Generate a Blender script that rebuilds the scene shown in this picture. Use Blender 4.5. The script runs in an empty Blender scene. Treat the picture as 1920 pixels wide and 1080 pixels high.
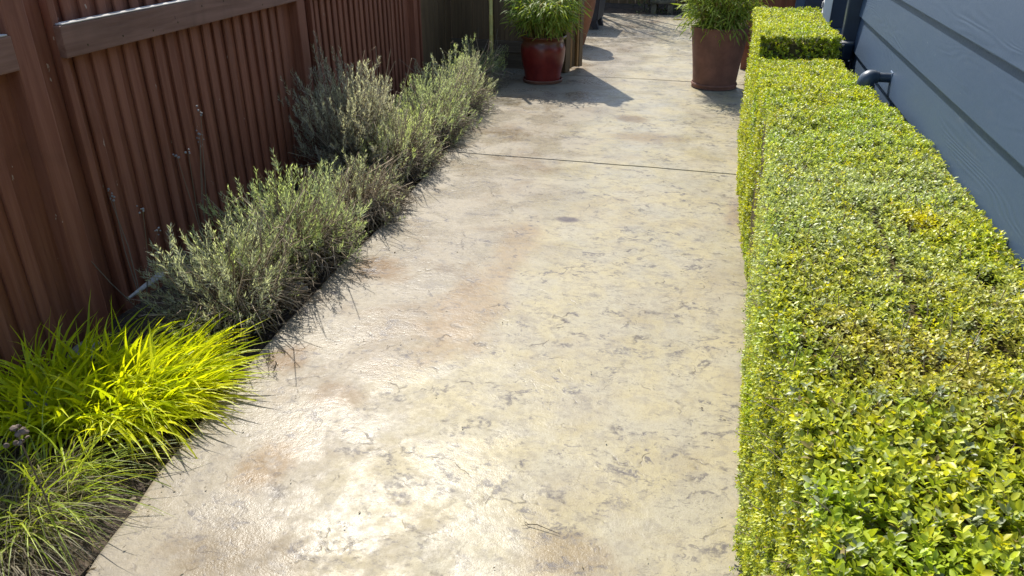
import bpy, bmesh, math, random
import numpy as np
from mathutils import Vector, Matrix

random.seed(7)
RNG = np.random.default_rng(11)
R = math.radians
sc = bpy.context.scene
C = sc.collection

# ------------------------------------------------------------------ camera
cd = bpy.data.cameras.new('camera'); cam = bpy.data.objects.new('camera', cd); C.objects.link(cam)
cd.sensor_width = 36; cd.lens = 1418 / 1920 * 36
cd.clip_start = .02; cd.clip_end = 500
CAMZ = 1.55
cam.location = (0, 0, CAMZ); cam.rotation_euler = (R(90 - 26.8), 0, R(15.075))
sc.camera = cam

# ------------------------------------------------------------------ light
SUN_AZ, SUN_EL = 28.5, 47.0            # azimuth: degrees to the left of +Y
w = bpy.data.worlds.new('World'); sc.world = w; w.use_nodes = True
nt = w.node_tree; nt.nodes.clear()
sky = nt.nodes.new('ShaderNodeTexSky'); sky.sky_type = 'NISHITA'; sky.sun_disc = False
sky.sun_elevation = R(SUN_EL); sky.sun_rotation = R(-SUN_AZ)
bg = nt.nodes.new('ShaderNodeBackground'); bg.inputs['Strength'].default_value = .15
wo = nt.nodes.new('ShaderNodeOutputWorld')
nt.links.new(sky.outputs[0], bg.inputs[0]); nt.links.new(bg.outputs[0], wo.inputs[0])
sl = bpy.data.lights.new('sun', 'SUN'); sl.energy = 4.3; sl.angle = R(.53); sl.color = (1, .95, .86)
sun = bpy.data.objects.new('sun', sl); C.objects.link(sun)
sdir = Vector((-math.sin(R(SUN_AZ)) * math.cos(R(SUN_EL)), math.cos(R(SUN_AZ)) * math.cos(R(SUN_EL)), math.sin(R(SUN_EL))))
sun.rotation_euler = sdir.to_track_quat('Z', 'Y').to_euler(); sun.location = sdir * 30
sc.view_settings.view_transform = 'Standard'; sc.view_settings.look = 'None'
sc.view_settings.exposure = .92; sc.view_settings.gamma = 1
sc.render.engine = 'CYCLES'
sc.cycles.max_bounces = 8; sc.cycles.transparent_max_bounces = 8

# ------------------------------------------------------------------ helpers: objects
def tag(o, label=None, cat=None, group=None, kind=None):
    if label: o['label'] = label
    if cat: o['category'] = cat
    if group: o['group'] = group
    if kind: o['kind'] = kind
    return o
def thing(name, loc, label, cat, group=None, rotz=0):
    o = bpy.data.objects.new(name, None); C.objects.link(o)
    o.location = loc; o.rotation_euler = (0, 0, rotz); o.empty_display_size = .1
    return tag(o, label, cat, group)
def link(name, me, parent=None, loc=(0, 0, 0), rot=(0, 0, 0)):
    o = bpy.data.objects.new(name, me); C.objects.link(o); o.parent = parent
    o.location = loc; o.rotation_euler = rot
    return o
def mesh_np(name, V, T, mat, col=None, smooth=True):
    """triangles (or quads) from numpy arrays, optional per-vertex colour"""
    me = bpy.data.meshes.new(name)
    V = np.asarray(V, np.float32); T = np.asarray(T, np.int32)
    k = T.shape[1]
    me.vertices.add(len(V)); me.vertices.foreach_set('co', V.ravel())
    me.loops.add(T.size); me.loops.foreach_set('vertex_index', T.ravel())
    me.polygons.add(len(T))
    me.polygons.foreach_set('loop_start', np.arange(0, T.size, k, dtype=np.int32))
    me.polygons.foreach_set('use_smooth', np.full(len(T), smooth))
    if col is not None:
        a = me.color_attributes.new('Col', 'FLOAT_COLOR', 'POINT')
        c4 = np.ones((len(V), 4), np.float32); c4[:, :3] = col
        a.data.foreach_set('color', c4.ravel())
    me.update(calc_edges=True); me.validate()
    me.materials.append(mat)
    return me
def bm_mesh(name, bm, mat, smooth=False):
    me = bpy.data.meshes.new(name); bm.normal_update(); bm.to_mesh(me); bm.free()
    me.materials.append(mat)
    if smooth:
        me.polygons.foreach_set('use_smooth', [True] * len(me.polygons))
    return me
def box_bm(x0, x1, y0, y1, z0, z1, bev=0., seg=1, bm=None):
    b = bmesh.new()
    m = Matrix.Translation(((x0 + x1) / 2, (y0 + y1) / 2, (z0 + z1) / 2)) @ Matrix.Diagonal((x1 - x0, y1 - y0, z1 - z0, 1))
    bmesh.ops.create_cube(b, size=1, matrix=m)
    if bev: bmesh.ops.bevel(b, geom=b.edges[:], offset=bev, segments=seg, affect='EDGES', profile=.6)
    return b
def box(name, dims, mat, bev=.003, seg=1):
    return bm_mesh(name, box_bm(*dims, bev=bev, seg=seg), mat)
def lathe(name, prof, mat, seg=48, wob=0.):
    prof = np.array(prof, float); n = len(prof)
    a = np.linspace(0, 2 * math.pi, seg, endpoint=False)
    V = np.zeros((n, seg, 3))
    V[:, :, 0] = prof[:, :1] * np.cos(a); V[:, :, 1] = prof[:, :1] * np.sin(a); V[:, :, 2] = prof[:, 1:2]
    if wob: V[:, :, :2] *= (1 + wob * np.sin(2 * a + 1)[None, :, None])
    F = [(i * seg + j, i * seg + (j + 1) % seg, (i + 1) * seg + (j + 1) % seg, (i + 1) * seg + j) for i in range(n - 1) for j in range(seg)]
    return mesh_np(name, V.reshape(-1, 3), np.array(F), mat)
def smooth_prof(pts, n=6):
    """Catmull-Rom through profile points"""
    p = [np.array(q, float) for q in pts]; p = [2 * p[0] - p[1]] + p + [2 * p[-1] - p[-2]]
    out = []
    for i in range(1, len(p) - 2):
        for t in np.linspace(0, 1, n, endpoint=False):
            out.append(.5 * (2 * p[i] + (p[i + 1] - p[i - 1]) * t + (2 * p[i - 1] - 5 * p[i] + 4 * p[i + 1] - p[i + 2]) * t * t + (3 * p[i] - p[i - 1] - 3 * p[i + 1] + p[i + 2]) * t ** 3))
    out.append(p[-2]); return np.array(out)
def tube(paths, rad, sides=4):
    """list of polylines (K,3) + radii (K,) -> V, T quads"""
    Vs, Fs, off = [], [], 0
    for P, r in zip(paths, rad):
        P = np.asarray(P, float); K = len(P)
        d = np.gradient(P, axis=0); d /= np.linalg.norm(d, axis=1, keepdims=True) + 1e-9
        u = np.cross(d, [.31, .9, .2]); u /= np.linalg.norm(u, axis=1, keepdims=True) + 1e-9
        v = np.cross(d, u); a = np.arange(sides) * 2 * math.pi / sides
        ring = P[:, None] + np.asarray(r)[:, None, None] * (np.cos(a)[None, :, None] * u[:, None] + np.sin(a)[None, :, None] * v[:, None])
        Vs.append(ring.reshape(-1, 3))
        i, j = np.meshgrid(np.arange(K - 1), np.arange(sides), indexing='ij'); j2 = (j + 1) % sides
        Fs.append(off + np.stack([i * sides + j, i * sides + j2, (i + 1) * sides + j2, (i + 1) * sides + j], -1).reshape(-1, 4))
        off += K * sides
    return np.concatenate(Vs), np.concatenate(Fs)

# value noise in numpy
_perm = RNG.random((64, 64, 64)).astype(np.float32)
def vnoise(P):
    P = np.asarray(P, float); i = np.floor(P).astype(int); f = P - i; f = f * f * (3 - 2 * f); i &= 63; k = (i + 1) & 63
    def g(a, b, c): return _perm[a, b, c]
    x0, y0, z0 = i[..., 0], i[..., 1], i[..., 2]; x1, y1, z1 = k[..., 0], k[..., 1], k[..., 2]
    fx, fy, fz = f[..., 0], f[..., 1], f[..., 2]
    a = (g(x0, y0, z0) * (1 - fx) + g(x1, y0, z0) * fx) * (1 - fy) + (g(x0, y1, z0) * (1 - fx) + g(x1, y1, z0) * fx) * fy
    b = (g(x0, y0, z1) * (1 - fx) + g(x1, y0, z1) * fx) * (1 - fy) + (g(x0, y1, z1) * (1 - fx) + g(x1, y1, z1) * fx) * fy
    return a * (1 - fz) + b * fz
def fbm(P, o=4):
    P = np.asarray(P, float); s = 0; a = .5
    for k in range(o): s = s + a * vnoise(P * 2 ** k + 17.3 * k); a *= .5
    return s
def unit(v): return v / (np.linalg.norm(v, axis=-1, keepdims=True) + 1e-9)

# leaves: template (t along, s across, lift) and triangles
LEAF4 = (np.array([(0, 0, 0), (.5, -1, .35), (.5, 0, 0), (.5, 1, .35), (1, 0, -.15)]), np.array([(0, 2, 1), (0, 3, 2), (1, 2, 4), (2, 3, 4)]))
LEAF8 = (np.array([(0, 0, 0), (.28, -.8, .35), (.65, -.9, .4), (.3, 0, 0), (.68, 0, .05), (.28, .8, .35), (.65, .9, .4), (1, 0, -.1)]),
         np.array([(0, 3, 1), (0, 5, 3), (1, 3, 4), (1, 4, 2), (3, 5, 6), (3, 6, 4), (2, 4, 7), (4, 6, 7)]))
LEAF2 = (np.array([(0, 0, 0), (.4, -1, .3), (.4, 1, .3), (1, 0, -.3)]), np.array([(0, 2, 1), (1, 2, 3)]))
NARROW = (np.array([(0, 0, 0), (.35, -1, .4), (.35, 1, .4), (.72, -.75, -.6), (.72, .75, -.6), (1, 0, -2.6)]),
          np.array([(0, 2, 1), (1, 2, 4), (1, 4, 3), (3, 4, 5)]))
def leaves(P, D, N, L, W, col, tpl=LEAF4):
    D = unit(D); S = unit(np.cross(N, D)); U = np.cross(D, S)
    t, tri = tpl; K = len(t); n = len(P)
    V = P[:, None] + t[None, :, 0:1] * (L[:, None] * D)[:, None] + t[None, :, 1:2] * (W[:, None] * .5 * S)[:, None] + t[None, :, 2:3] * (W[:, None] * .5 * U)[:, None]
    T = (np.arange(n) * K)[:, None, None] + tri[None]
    return V.reshape(-1, 3), T.reshape(-1, 3), np.repeat(col, K, axis=0)
def cat3(parts):
    Vs, Ts, Cs, o = [], [], [], 0
    for V, T, c in parts:
        Vs.append(V); Ts.append(T + o); Cs.append(c); o += len(V)
    return np.concatenate(Vs), np.concatenate(Ts), np.concatenate(Cs)
def mixc(a, b, t): return np.asarray(a)[None] * (1 - t[:, None]) + np.asarray(b)[None] * t[:, None]

# ------------------------------------------------------------------ helpers: materials
def srgb(r, g, b):
    f = lambda c: (c / 255 / 12.92) if c / 255 <= .04045 else ((c / 255 + .055) / 1.055) ** 2.4
    return (f(r), f(g), f(b), 1)
class M:
    def __init__(s, name):
        s.m = bpy.data.materials.new(name); s.m.use_nodes = True; s.t = s.m.node_tree; s.t.nodes.clear()
        s.out = s.n('ShaderNodeOutputMaterial'); s.p = s.n('ShaderNodeBsdfPrincipled')
        s.t.links.new(s.p.outputs[0], s.out.inputs['Surface'])
    def n(s, ty, **kw):
        o = s.t.nodes.new(ty)
        for k, v in kw.items(): setattr(o, k, v)
        return o
    def put(s, sock, v):
        if isinstance(v, bpy.types.NodeSocket): s.t.links.new(v, sock)
        else: sock.default_value = v
    def set(s, **kw):
        for k, v in kw.items(): s.put(s.p.inputs[k.replace('_', ' ')], v)
    def coord(s, scale=(1, 1, 1), rot=(0, 0, 0), kind='Object'):
        c = s.n('ShaderNodeTexCoord'); m = s.n('ShaderNodeMapping'); m.inputs['Scale'].default_value = scale; m.inputs['Rotation'].default_value = rot
        s.t.links.new(c.outputs[kind], m.inputs[0]); return m.outputs[0]
    def world(s, scale=(1, 1, 1)):
        g = s.n('ShaderNodeNewGeometry'); m = s.n('ShaderNodeMapping'); m.inputs['Scale'].default_value = scale
        s.t.links.new(g.outputs['Position'], m.inputs[0]); return m.outputs[0]
    def noise(s, vec, scale, detail=4, rough=.55, dist=0., col=False):
        o = s.n('ShaderNodeTexNoise'); s.t.links.new(vec, o.inputs['Vector'])
        o.inputs['Scale'].default_value = scale; o.inputs['Detail'].default_value = detail; o.inputs['Roughness'].default_value = rough; o.inputs['Distortion'].default_value = dist
        return o.outputs['Color' if col else 'Fac']
    def vor(s, vec, scale, feature='F1', rnd=1.):
        o = s.n('ShaderNodeTexVoronoi', feature=feature); s.t.links.new(vec, o.inputs['Vector']); o.inputs['Scale'].default_value = scale
        o.inputs['Randomness'].default_value = rnd; return o.outputs['Distance']
    def ramp(s, f, a, b, lo=0., hi=1.):
        o = s.n('ShaderNodeMapRange', interpolation_type='SMOOTHSTEP'); s.put(o.inputs[0], f)
        for i, v in zip((1, 2, 3, 4), (a, b, lo, hi)): o.inputs[i].default_value = v
        return o.outputs[0]
    def math(s, op, a, b=0., c=0.):
        o = s.n('ShaderNodeMath', operation=op); s.put(o.inputs[0], a); s.put(o.inputs[1], b); s.put(o.inputs[2], c); return o.outputs[0]
    def mix(s, f, a, b, mode='MIX'):
        o = s.n('ShaderNodeMix', data_type='RGBA', blend_type=mode); s.put(o.inputs[0], f); s.put(o.inputs[6], a); s.put(o.inputs[7], b); return o.outputs[2]
    def bump(s, h, strength=.5, dist=.01, nrm=None):
        o = s.n('ShaderNodeBump'); s.put(o.inputs['Height'], h); o.inputs['Strength'].default_value = strength; o.inputs['Distance'].default_value = dist
        if nrm is not None: s.t.links.new(nrm, o.inputs['Normal'])
        return o.outputs[0]
    def attr(s, name='Col'):
        o = s.n('ShaderNodeAttribute', attribute_name=name); return o.outputs['Color']
    def rand(s):
        return s.n('ShaderNodeObjectInfo').outputs['Random']

def leaf_mat(name, rough=.42, spec=.45, trans=.4, tcol=(1.25, 1.2, .55)):
    m = M(name); c = m.attr()
    v = m.world(); n = m.noise(v, 220, 2)
    c2 = m.mix(m.ramp(n, .3, .7, 0, .25), c, m.mix(1., c, (.6, .65, .5, 1), 'MULTIPLY'))
    m.set(Base_Color=c2, Roughness=rough); m.p.inputs['Specular IOR Level'].default_value = spec
    tr = m.n('ShaderNodeBsdfTranslucent'); m.put(tr.inputs[0], m.mix(1., c2, (*tcol, 1), 'MULTIPLY'))
    mx = m.n('ShaderNodeMixShader'); mx.inputs[0].default_value = trans
    m.t.links.new(m.p.outputs[0], mx.inputs[1]); m.t.links.new(tr.outputs[0], mx.inputs[2]); m.t.links.new(mx.outputs[0], m.out.inputs[0])
    return m.m
def wood_mat(name, c0, c1, pale=None, rough=.7, grain=(30, 30, 1.6), bstr=.35):
    m = M(name); v = m.coord(grain); r = m.rand()
    cm = m.n('ShaderNodeCombineXYZ'); m.put(cm.inputs[0], m.math('MULTIPLY', r, 37.)); m.put(cm.inputs[2], m.math('MULTIPLY', r, 91.))
    va = m.n('ShaderNodeVectorMath', operation='ADD'); m.put(va.inputs[0], v); m.put(va.inputs[1], cm.outputs[0]); v = va.outputs[0]
    g = m.noise(v, 1.0, 6, .65, .6); g2 = m.noise(v, 4., 3, .6)
    c = m.mix(m.ramp(g, .3, .7), c0, c1)
    c = m.mix(m.math('MULTIPLY', r, .35), c, m.mix(1., c, (.62, .6, .6, 1), 'MULTIPLY'))
    wv = m.world(); st = m.noise(wv, 2.3, 5, .6, 1.)
    c = m.mix(m.ramp(st, .5, .75, 0, .45), c, m.mix(1., c, (.6, .62, .6, 1), 'MULTIPLY'))
    if pale:
        ch = m.noise(m.world((1, 1, .5)), 26, 3, .6)
        c = m.mix(m.ramp(ch, .715, .74), c, pale)
    m.set(Base_Color=c, Roughness=m.ramp(g, .3, .8, rough - .1, rough + .12)); m.p.inputs['Specular IOR Level'].default_value = .25
    m.set(Normal=m.bump(m.math('ADD', g, m.math('MULTIPLY', g2, .5)), bstr, .004))
    return m.m

# --- stamped, sealed concrete
def concrete_mat():
    m = M('stamped_concrete'); wv = m.world()
    warp = m.noise(wv, 3.2, 4, .6, 0, True)
    def warped(amt, sc):
        va = m.n('ShaderNodeVectorMath', operation='MULTIPLY_ADD'); m.put(va.inputs[0], warp); va.inputs[1].default_value = (amt, amt, 0); m.put(va.inputs[2], m.world(sc)); return va.outputs[0]
    vw = warped(.45, (1, 1.1, 1)); vs = warped(.22, (.9, 1.25, 1))
    n2 = m.noise(vs, 13, 6, .64, .5); n3 = m.noise(wv, 42, 6, .68); n4 = m.noise(wv, 190, 3, .6); n1 = m.noise(wv, 4.5, 5, .6, .3)
    # hairline creases of the stamp: warped cell borders, broken up
    c1 = m.ramp(m.vor(vw, 3.4, 'DISTANCE_TO_EDGE'), .0, .030, 1, 0); c2 = m.ramp(m.vor(vs, 9.5, 'DISTANCE_TO_EDGE'), .0, .045, 1, 0)
    c1 = m.math('MULTIPLY', c1, m.ramp(m.noise(wv, 7., 4, .65), .50, .66)); c2 = m.math('MULTIPLY', c2, m.ramp(m.noise(wv, 10, 4, .65, .4), .54, .66))
    line = m.math('MULTIPLY', m.math('MAXIMUM', c1, m.math('MULTIPLY', c2, .55)), m.ramp(n3, .30, .52))
    # release powder caught in pockets
    pk = m.math('MULTIPLY', m.ramp(n2, .525, .62), m.ramp(m.noise(wv, 3.6, 4, .6, .4), .40, .58)); pk = m.math('MULTIPLY', pk, m.ramp(n3, .38, .56))
    fl = m.math('MULTIPLY', m.ramp(m.noise(m.world((1, 1.7, 1)), 34, 6, .72, .9), .555, .625), m.ramp(m.noise(wv, 5.2, 4), .38, .60))
    c = m.mix(m.ramp(n1, .36, .64), srgb(153, 143, 113), srgb(149, 142, 122))
    sx = m.n('ShaderNodeSeparateXYZ'); m.put(sx.inputs[0], wv)
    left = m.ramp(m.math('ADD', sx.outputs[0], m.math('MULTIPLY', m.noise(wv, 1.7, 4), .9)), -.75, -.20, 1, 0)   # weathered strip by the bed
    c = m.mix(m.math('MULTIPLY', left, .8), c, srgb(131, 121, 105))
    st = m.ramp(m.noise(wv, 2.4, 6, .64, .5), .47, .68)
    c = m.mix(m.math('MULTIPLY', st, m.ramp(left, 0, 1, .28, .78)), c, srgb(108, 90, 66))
    c = m.mix(m.ramp(n3, .42, .68, 0, .32), c, srgb(130, 121, 101))
    # water and tannin stains that are there on the slab: x, y, rx, ry, strength
    nz = m.noise(wv, 6, 5, .65)
    for X, Y, rx, ry, k, col in ((-1.84, 6.48, .22, .20, .75, (74, 66, 46)), (-1.64, 5.53, .24, .14, .65, (92, 76, 50)), (-.66, 6.19, .16, .13, .55, (96, 76, 48)), (-.50, 5.66, .30, .16, .35, (112, 90, 60)),
            (-1.46, 2.98, .16, .17, .75, (104, 80, 48)), (-1.47, 2.17, .10, .11, .7, (104, 80, 48)), (-1.10, 2.44, .26, .34, .40, (116, 102, 80)), (-.93, 2.70, .18, .50, .40, (128, 104, 72)), (-.90, 3.45, .12, .40, .40, (128, 106, 76)),
            (-1.22, 1.60, .09, .16, .55, (116, 92, 58)), (-.25, 1.47, .16, .11, .45, (108, 88, 60)), (-1.17, 2.0, .13, .10, .45, (110, 88, 60)), (-1.08, 1.24, .22, .14, .5, (100, 84, 58)), (.20, 4.2, .10, .30, .4, (120, 100, 84)), (-.72, 3.85, .07, .05, .8, (76, 68, 70))):
        vm = m.n('ShaderNodeVectorMath', operation='SUBTRACT'); m.put(vm.inputs[0], wv); vm.inputs[1].default_value = (X, Y, 0)
        vd = m.n('ShaderNodeVectorMath', operation='MULTIPLY'); m.put(vd.inputs[0], vm.outputs[0]); vd.inputs[1].default_value = (1 / rx, 1 / ry, 0)
        vl = m.n('ShaderNodeVectorMath', operation='LENGTH'); m.put(vl.inputs[0], vd.outputs[0])
        f = m.ramp(m.math('ADD', vl.outputs['Value'], m.math('MULTIPLY', nz, 1.5)), 1.15, 1.95, min(.95, k * 1.4), 0); c = m.mix(f, c, srgb(*col))
    grey = srgb(80, 75, 75)
    c = m.mix(m.ramp(m.noise(m.world((1, 1.25, 1)), 17, 7, .7, .4), .47, .62, 0, .42), c, srgb(116, 109, 98))
    c = m.mix(m.math('MULTIPLY', pk, .85), c, grey)
    c = m.mix(m.math('MULTIPLY', fl, .60), c, grey)
    c = m.mix(m.math('MULTIPLY', line, .78), c, srgb(68, 61, 58))
    c = m.mix(m.ramp(n4, .58, .70, 0, .40), c, srgb(98, 88, 72))
    dull = m.ramp(m.noise(wv, 3.1, 5, .62, .3), .40, .60)
    m.set(Base_Color=c, Roughness=m.math('ADD', m.math('ADD', m.ramp(dull, 0, 1, .30, .50), m.math('MULTIPLY', left, -.04)), m.ramp(n3, .3, .7, -.05, .08)))
    m.p.inputs['Specular IOR Level'].default_value = .13
    h = m.math('ADD', m.math('MULTIPLY', n2, .55), m.math('MULTIPLY', n3, .45)); h = m.math('ADD', h, m.math('MULTIPLY', n4, .16)); h = m.math('ADD', h, m.math('MULTIPLY', n1, .5))
    h = m.math('SUBTRACT', h, m.math('MULTIPLY', m.math('ADD', m.math('MULTIPLY', pk, .5), line), .35))
    m.set(Normal=m.bump(h, .50, .006))
    return m.m
def soil_mat():
    m = M('soil'); wv = m.world()
    a = m.noise(wv, 9, 6, .65); b = m.noise(wv, 70, 5, .7); v = m.vor(wv, 60)
    c = m.mix(m.ramp(a, .35, .65), (.040, .027, .018, 1), (.090, .062, .040, 1))
    c = m.mix(m.ramp(b, .58, .68, 0, .7), c, (.19, .14, .09, 1))
    m.set(Base_Color=c, Roughness=.95); m.set(Normal=m.bump(m.math('ADD', m.math('MULTIPLY', b, 1.), m.math('MULTIPLY', v, -.6)), .9, .02))
    return m.m
def paint_siding():
    m = M('blue_painted_siding'); v = m.coord((1, 1, 1)); r = m.rand()
    cm = m.n('ShaderNodeCombineXYZ'); m.put(cm.inputs[1], m.math('MULTIPLY', r, 53.)); m.put(cm.inputs[2], m.math('MULTIPLY', r, 17.))
    va = m.n('ShaderNodeVectorMath', operation='ADD'); m.put(va.inputs[0], v); m.put(va.inputs[1], cm.outputs[0])
    mp = m.n('ShaderNodeMapping'); mp.inputs['Scale'].default_value = (1, .55, 5.); m.t.links.new(va.outputs[0], mp.inputs[0]); vv = mp.outputs[0]
    base = m.noise(vv, 1.5, 2, .40, .25)
    wavy = m.math('SINE', m.math('MULTIPLY', base, 120.))                      # cathedral grain
    msk = m.ramp(m.noise(vv, 1.9, 3, .5), .46, .66)
    fine = m.noise(v, 90, 4, .6)
    c = m.mix(m.ramp(m.noise(m.world(), 1.2, 4), .3, .7), (.035, .060, .102, 1), (.040, .067, .111, 1))
    dirt = m.ramp(m.noise(m.world((1, 1, 3)), 5, 5, .65), .60, .78, 0, .22)
    c = m.mix(dirt, c, (.11, .12, .13, 1))
    spk = m.ramp(m.noise(m.world(), 110, 1), .80, .82, 0, .6); c = m.mix(spk, c, (.45, .47, .48, 1))
    m.set(Base_Color=c, Roughness=m.ramp(fine, .3, .7, .46, .58)); m.p.inputs['Specular IOR Level'].default_value = .4
    m.set(Normal=m.bump(m.math('ADD', m.math('MULTIPLY', wavy, m.math('MULTIPLY', msk, .5)), m.math('MULTIPLY', fine, .25)), .40, .0011))
    return m.m
def plain(name, col, rough=.6, spec=.4, var=.25, scale=12, bstr=.2, metal=0., coat=0.):
    m = M(name); wv = m.world(); a = m.noise(wv, scale, 5, .6); b = m.noise(wv, scale * 9, 3, .6)
    c = m.mix(m.ramp(a, .3, .7, 0, 1), tuple(x * (1 - var) for x in col[:3]) + (1,), tuple(min(1, x * (1 + var)) for x in col[:3]) + (1,))
    m.set(Base_Color=c, Roughness=m.ramp(b, .3, .7, rough - .06, rough + .06), Metallic=metal); m.p.inputs['Specular IOR Level'].default_value = spec
    if coat: m.p.inputs['Coat Weight'].default_value = coat; m.p.inputs['Coat Roughness'].default_value = .08
    m.set(Normal=m.bump(m.math('ADD', a, m.math('MULTIPLY', b, .5)), bstr, .004))
    return m.m
def bark(name):
    m = M(name); m.set(Base_Color=m.attr(), Roughness=.85); m.p.inputs['Specular IOR Level'].default_value = .2
    return m.m
def glaze_mat():
    m = M('oxblood_glaze'); v = m.coord((1, 1, 1)); sx = m.n('ShaderNodeSeparateXYZ'); m.put(sx.inputs[0], v)
    n = m.noise(v, 7, 5, .6, .6); n2 = m.noise(m.coord((6, 6, 1.2)), 3, 4)
    c = m.mix(m.ramp(n, .35, .65), (.12, .010, .009, 1), (.18, .020, .014, 1))
    band = m.ramp(m.math('ADD', sx.outputs[2], m.math('MULTIPLY', n2, .10)), .37, .42)           # brown breaking glaze at the shoulder
    c = m.mix(m.math('MULTIPLY', band, .8), c, (.10, .042, .016, 1))
    m.set(Base_Color=c, Roughness=.30); m.p.inputs['Specular IOR Level'].default_value = .4
    m.set(Normal=m.bump(n, .12, .006)); return m.m

MAT = dict(
    concrete=concrete_mat(), soil=soil_mat(), siding=paint_siding(),
    fence=wood_mat('red_brown_stained_wood', (.190, .064, .035, 1), (.275, .112, .066, 1), (.38, .29, .22, 1)),
    rail=wood_mat('weathered_rail_wood', (.180, .088, .058, 1), (.275, .152, .108, 1), (.04, .028, .022, 1), grain=(30, 1.6, 30)),
    silver=wood_mat('silver_grey_wood', (.34, .32, .29, 1), (.62, .60, .56, 1), (.10, .07, .05, 1), grain=(30, 1.6, 30)),
    olive=wood_mat('olive_brown_aged_wood', (.115, .072, .036, 1), (.190, .125, .064, 1)),
    olivex=wood_mat('olive_brown_aged_board', (.085, .060, .038, 1), (.15, .112, .074, 1), grain=(1.6, 30, 30)),
    gold=wood_mat('golden_lit_edge', (.20, .10, .035, 1), (.30, .17, .06, 1)),
    post_yellow=plain('yellow_bamboo_cane', (.62, .50, .14), .5, .4, .2, 14),
    box_leaf=leaf_mat('boxwood_leaf', .42, .5, .42, (1.15, 1.12, .6)), lav_leaf=leaf_mat('lavender_leaf', .6, .3, .55, (1.25, 1.25, .8)),
    grass_leaf=leaf_mat('grass_blade', .42, .45, .48, (1.25, 1.2, .4)), bam_leaf=leaf_mat('bamboo_leaf', .55, .35, .48),
    bark=bark('twig_bark'), core=plain('core_brown', (.075, .060, .028), .9, .1, .4, 40, .8),
    glaze=glaze_mat(), rustpot=plain('rust_brown_clay', (.165, .072, .046), .62, .35, .22, 9, .3),
    terra=plain('terracotta', (.19, .078, .036), .75, .3, .22, 6, .3), darkplanter=plain('dark_grey_resin', (.030, .029, .031), .6, .35, .2, 8, .2),
    navy=plain('navy_painted_metal', (.020, .030, .052), .42, .5, .15, 10, .08), trimblue=plain('blue_trim_paint', (.047, .079, .130), .5, .4, .06, 9, .06),
    steelblue=plain('grey_blue_painted_pvc', (.026, .042, .064), .42, .5, .12, 14, .05),
    capgrey=plain('weathered_grey_plastic', (.22, .22, .215), .6, .4, .2, 30, .15),
    white=plain('white_painted_trim', (.72, .71, .66), .55, .4, .06, 9, .05), stone=plain('rounded_stone', (.24, .21, .18), .85, .2, .3, 18, .6),
    benchstone=plain('mossy_cast_stone', (.10, .09, .06), .9, .2, .35, 12, .5),
)
print('materials done')

# ================================================================== SETTING
# wide ground under everything
me = mesh_np('ground', [(-90, -60, -.10), (90, -60, -.10), (90, 120, -.10), (-90, 120, -.10)], [(0, 1, 2, 3)], MAT['soil'])
tag(link('ground', me), kind='structure')

# left edge of the path, measured along Y
EY = np.array([-.5, 1.08, 1.48, 2.06, 2.71, 3.53, 4.83, 6.6, 7.5, 7.8]); EX = np.array([-1.30, -1.44, -1.525, -1.60, -1.645, -1.69, -1.80, -2.05, -2.17, -2.20])
def edge_x(y): return np.interp(y, EY, EX)
def fence_x(y): return -2.4 - .073 * (y - 2.4)

path = thing('path', (0, 0, 0), None, None); tag(path, kind='structure')
def slab(y0, y1, xl, xr, step, th=.09):
    ny = max(2, int((y1 - y0) / step)); nx = max(2, int(2.2 / step))
    ys = np.sort(np.concatenate([np.linspace(y0, y1, ny), [y0 + .004, y0 + .010, y1 - .004, y1 - .010]])); ny = len(ys)
    g = np.sort(np.concatenate([np.linspace(0, 1, nx), [.002, .005, .995, .998]])); nx = len(g)
    XL = xl(ys); XR = xr(ys)
    XL = XL + .012 * (fbm(np.stack([ys * 6, ys * 0, ys * 0], -1)) - .5) * 2
    X = XL[:, None] * (1 - g) + XR[:, None] * g; Y = np.repeat(ys[:, None], nx, 1)
    P = np.stack([X, Y, X * 0], -1)
    Z = .010 * (fbm(P * 1.3, 3) - .47) + .005 * (fbm(P * 5, 3) - .47)
    dl = np.minimum(X - XL[:, None], XR[:, None] - X)
    Z = Z - .006 * np.clip(1 - dl / .010, 0, 1) ** 2                               # tooled, worn rim
    top = np.stack([X, Y, Z], -1)
    idx = np.arange(ny * nx).reshape(ny, nx)
    F = np.stack([idx[:-1, :-1], idx[:-1, 1:], idx[1:, 1:], idx[1:, :-1]], -1).reshape(-1, 4)
    ring = np.concatenate([idx[0, :], idx[1:, -1], idx[-1, -2::-1], idx[-2:0, 0][::1]])
    V = top.reshape(-1, 3); low = V[ring].copy(); low[:, 2] = -th
    n0 = len(V); k = len(ring); j = np.arange(k); j2 = (j + 1) % k
    S = np.stack([ring[j], n0 + j, n0 + j2, ring[j2]], -1)
    return mesh_np('slab', np.concatenate([V, low]), np.concatenate([F, S]), MAT['concrete'])
G = .009
link('slab', slab(-.6, 4.905, edge_x, lambda y: y * 0 + .245, .022), path)
link('slab', slab(4.905 + 2 * G, 7.785, edge_x, lambda y: y * 0 + .245, .03), path)
link('slab', slab(7.785 + 2 * G, 12.9, lambda y: np.interp(y, [7.8, 8.0, 8.5], [-2.2, -2.35, -4.2]), lambda y: np.interp(y, [7.8, 8.2], [.245, 2.2]), .05), path)

for y_ in (4.905, 7.785): link('joint_filler', box('joint_filler', (edge_x(y_) + .02, .235, y_ - .004, y_ + 2 * G + .004, -.085, -.009), MAT['core'], 0), path)
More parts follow.
